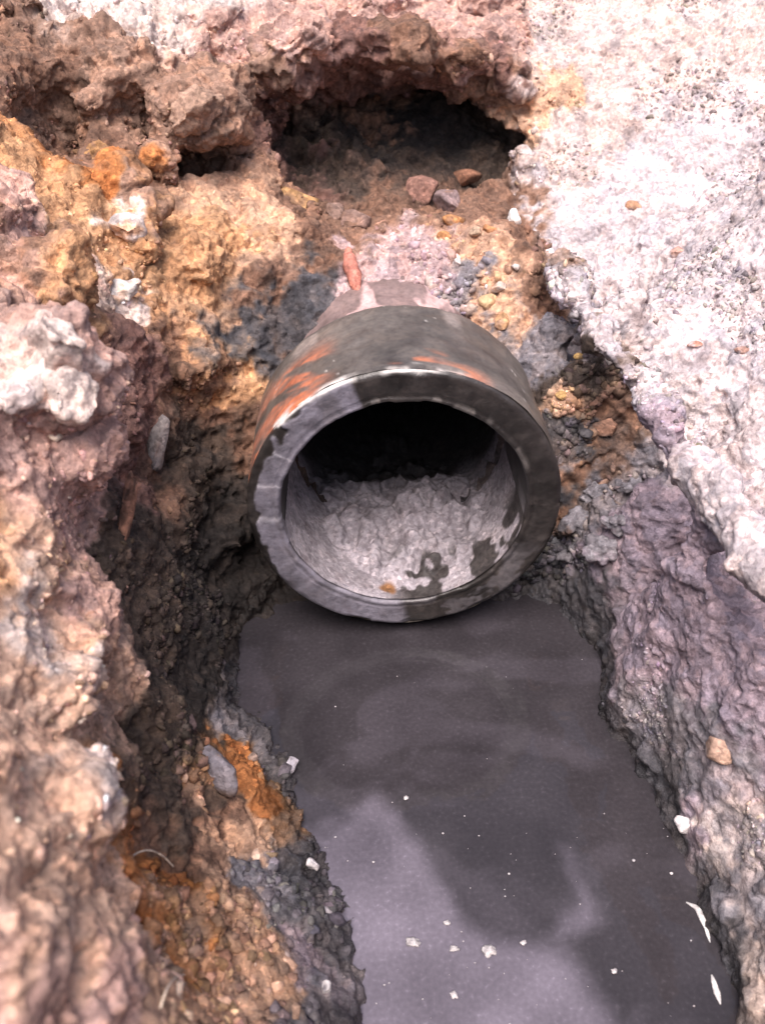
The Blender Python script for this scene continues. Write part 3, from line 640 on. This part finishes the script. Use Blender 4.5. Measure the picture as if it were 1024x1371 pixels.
put_stone('clod', 128, 205, 44, 30, (.34, .19, .09), 'orange-brown clod at the lip of the upper pit', 46, 'clod', sub=4, cuts=8, rough=.14, crumb=.005, lift=.2, mat=M_SOIL)
put_stone('stone', 212, 595, 30, 80, (.20, .175, .17), 'upright grey stone in the dark slope left of the pipe', 47, tilt=-.35, cuts=9, lift=.3)
put_stone('stone_shard', 168, 690, 22, 130, (.30, .15, .10), 'long reddish shard standing in the left bank', 48, 'shard', tilt=-.22, cuts=6, lift=.4, depth=18)
for k, (px, py, r, lb) in enumerate(((800, 662, 44, 'grey crumbly clod highest in the heap right of the pipe'), (772, 700, 46, 'grey crumbly clod in the heap nearest the pipe rim'),
        (828, 702, 40, 'grey crumbly clod against the purplish wall'), (805, 735, 48, 'largest grey crumbly clod low in the heap by the water'), (846, 652, 38, 'grey crumbly clod tucked under the pale slope edge'),
        (764, 738, 34, 'dark grey clod at the waterside below the pipe rim'))):
    put_stone('clod', px, py, r, r*.85, (.19, .18, .20), lb, 60+k, 'clod', sub=4, cuts=4, rough=.15, crumb=.010, lift=.15, mat=M_SOIL)

# ------------------------------------------------------------------ pottery sliver, roots, flecks
def tube(path, rad, seg=8):
    path = np.asarray(path, float); T = np.gradient(path, axis=0); T /= np.linalg.norm(T, axis=1, keepdims=True)
    A = np.cross(T, [.3, .2, 1.]); A /= np.linalg.norm(A, axis=1, keepdims=True); B = np.cross(T, A)
    rad = np.broadcast_to(rad, len(path)); a = np.arange(seg)/seg*2*np.pi
    V = (path[:, None]+rad[:, None, None]*(np.cos(a)[None, :, None]*A[:, None]+np.sin(a)[None, :, None]*B[:, None])).reshape(-1, 3)
    i = np.arange(len(path)-1)[:, None]*seg+np.arange(seg)[None]; j = np.arange(len(path)-1)[:, None]*seg+(np.arange(seg)[None]+1) % seg
    return V.astype(np.float32), np.stack([i, j, j+seg, i+seg], -1).reshape(-1, 4)
def smooth_path(P, n=40):
    P = np.asarray(P, float); t = np.linspace(0, len(P)-1, n); out = np.stack([np.interp(t, np.arange(len(P)), P[:, k]) for k in range(3)], -1)
    for _ in range(6): out[1:-1] = (out[:-2]+2*out[1:-1]+out[2:])/4
    return out
def plain(V, c): return np.tile(np.asarray(c, np.float32), (len(V), 1))
def surf(x, y, z0=.29):
    p = hit(x, y, fine_tree)[0]; g = at(x, y, z=z0)
    return g if p is None or (p-CAM)@FWD > (g-CAM)@FWD+.06 else p
def surf_path(pxs, lift, z0=.29): return smooth_path([(lambda p: p+(CAM-p)/np.linalg.norm(CAM-p)*lift)(surf(x, y, z0)) for x, y in pxs])
P_ = surf_path([(466, 332), (468, 350), (474, 372), (480, 392)], .006)
V, F = tube(P_, .0085*np.sin(np.linspace(.25, 2.9, len(P_))), 10); V += (.0015*vnoise(V, .008, 201))[:, None]
link('terracotta_sliver', mesh_np('terracotta_sliver', V, F, plain(V, (.42, .17, .13)), np.full(len(V), .4)), M_STONE, label='curved pink-red pottery sliver standing beside the buried pipe', cat='shard')
for k, (pxs, lb) in enumerate((([(168, 1158), (185, 1153), (205, 1152), (222, 1156), (232, 1160)], 'fine pale root hair arching over the dark gap by the near ledge'),
                              ([(215, 1350), (228, 1340), (240, 1322), (247, 1305)], 'fine pale root hair low on the bench near the frame bottom'))):
    P_ = surf_path(pxs, .004, .05); P_[:, 2] += .012*np.sin(np.linspace(0, np.pi, len(P_)))
    V, F = tube(P_, .0006, 6); link('root', mesh_np('root', V, F, plain(V, (.62, .52, .42)), np.full(len(V), .2)), M_STONE, label=lb, cat='root')
for k, (pxs, r, lb) in enumerate((([(918, 1208), (934, 1216), (944, 1240), (950, 1262)], .0022, 'long white sliver shaped as a glint, curving along the wall side of the water'),
                              ([(952, 1305), (958, 1325), (964, 1345)], .0026, 'white sliver shaped as a glint, lowest along the wall side of the water'),
                              ([(872, 1034), (878, 1040), (882, 1048)], .0030, 'short white sliver shaped as a glint, farthest up the wall side of the water'))):
    P_ = smooth_path([at(x, y, z=.0006) for x, y in pxs], 30); V, F = tube(P_, r*np.sin(np.linspace(.15, 3.0, 30))*(1+.3*vnoise(P_.astype(np.float32), .006, 210+k)), 10); V[:, 2] = .0008+(V[:, 2]-.0008)*.35
    link('glint_sliver', mesh_np('glint_sliver', V, F, plain(V, (.52, .51, .51)), np.full(len(V), .6)), M_STONE, label=lb, cat='glint')  # glints along the water's edge modelled as pale solid slivers
# floating flecks: the ones big enough to count, then the dust
def fleck(x, y, r, seed):
    V, F = stone_shape(seed, 3, 4, .35); V = V*np.array([r, r*random.uniform(.6, 1), r*.35]); return V, F
for k, (px, py, w, lb) in enumerate(((553, 1262, 18, 'largest white fleck floating on the water, left part'), (607, 1270, 13, 'white fleck floating right of the largest fleck'), (654, 1272, 18, 'pinkish double fleck floating on the edge of the painted pale sheen'),
        (598, 1235, 10, 'white fleck floating above the row of larger flecks'), (608, 1332, 12, 'bright white fleck floating nearest the viewer'), (544, 1068, 8, 'tiny bright fleck at the tip of the painted pale sheen'),
        (700, 1262, 9, 'small white fleck on the border of dark and pale water'), (822, 1300, 8, 'small pale fleck floating on the darker water to the right'))):
    p = at(px, py, z=.0012); kx = (p-CAM)@FWD/FPX; V, F = fleck(0, 0, w*kx/2*1.1, 300+k)
    o = link('floating_fleck', mesh_np('floating_fleck', V, F, plain(V, (.42, .40, .41)), np.full(len(V), .3)), M_STONE, label=lb, cat='fleck'); o.location = Vector(p)
VS, FS, n0 = [], [], 0
r0 = np.random.default_rng(5)
v0, f0 = ICO[1]
while n0 < 90:
    px, py = r0.uniform(430, 930), r0.uniform(880, 1400)
    if r0.uniform() > (.25 if py < 1100 else .8): continue
    p = at(px, py, z=.0006); r_ = .00055*math.exp(r0.normal()*.45)
    VS.append(v0*np.array([r_, r_*r0.uniform(.5, 1), r_*.4])+p); FS.append(f0+12*n0); n0 += 1
V = np.concatenate(VS); link('floating_dust', mesh_np('floating_dust', V, np.concatenate(FS), plain(V, (.40, .38, .40)), np.full(len(V), .2)), M_STONE, kind='stuff', label='tiny pale specks strewn over the water', cat='specks')

# ------------------------------------------------------------------ crumbs and grit
fcen = FINE_V[FINE_F].mean(1); fnor = FINE_N[FINE_F[:, 0]]
s_, r_, l_, be_, ba_ = zone_masks(fcen); fl = (1-l_-s_-r_-ba_).clip(0, 1)
up = np.clip(fnor[:, 2]+.35, 0.02, 1)
clump = sstep(-.2, .5, vnoise(fcen, .06, 401))
def scatter(name, wgt, count, rmin, rmax, lb, seed, tint=1.0):
    r = np.random.default_rng(seed); wgt = wgt*(fcen[:, 2] > .004)*clump; pick = r.choice(len(fcen), count, p=wgt/wgt.sum())
    rad = rmin*(rmax/rmin)**(r.uniform(size=count)**2.4)
    shapes = [stone_shape(500+k, 1, 6, .35)[0] for k in range(12)]; f0 = ICO[1][1]
    sh = np.stack(shapes)[np.arange(count) % 12]*rad[:, None, None]*np.stack([np.ones(count), r.uniform(.5, 1, count), r.uniform(.4, .85, count)], -1)[:, None]
    R_ = np.stack([rotm(r) for _ in range(64)])[r.integers(0, 64, count)]
    V = (np.einsum('kij,kjl->kil', sh, R_)+(fcen[pick]+fnor[pick]*rad[:, None]*.3)[:, None]).astype(np.float32)
    C = FINE_C[FINE_F[pick, 0]]*tint*np.exp(r.normal(size=(count, 1))*.32)*(1+r.normal(size=(count, 3))*np.array([0, .04, .07])); C = np.repeat(C[:, None], 12, 1)
    F = (f0[None]+12*np.arange(count)[:, None, None]).reshape(-1, 3)
    V = V.reshape(-1, 3); link(name, mesh_np(name, V, F, np.clip(C.reshape(-1, 3), .01, .85), np.full(len(V), .1), False), M_STONE, kind='stuff', label=lb)
scatter('gravel', fl*up, 9000, .0018, .0105, 'loose grit and small stones in the backfill round the pipe', 1, 1.1)
scatter('gravel', be_*up, 6000, .0016, .0075, 'loose grit on the low bench beside the water', 2, 1.1)
scatter('gravel', (l_-be_).clip(0, 1)*up, 8000, .0014, .006, 'crumbs of earth on the lumpy bank', 3, 1.1)
scatter('gravel', s_, 11000, .0014, .0065, 'grit stuck to the pale slope', 4, .72)
scatter('gravel', r_*sstep(.0, .5, vnoise(fcen, .05, 402)), 1500, .0012, .0045, 'grit stuck to the purplish wall', 5, 1.05)
scatter('gravel', ba_*up, 4000, .0018, .008, 'crumbs on the earth face round the hollow', 6, 1.1)
scatter('gravel', fl*up*(fcen[:, 2] > .15), 420, .0045, .012, 'mixed tan and pale pebbles among the backfill grit', 7, 1.5)
scatter('gravel', be_*up, 260, .004, .010, 'mixed small stones on the low bench', 8, 1.3)
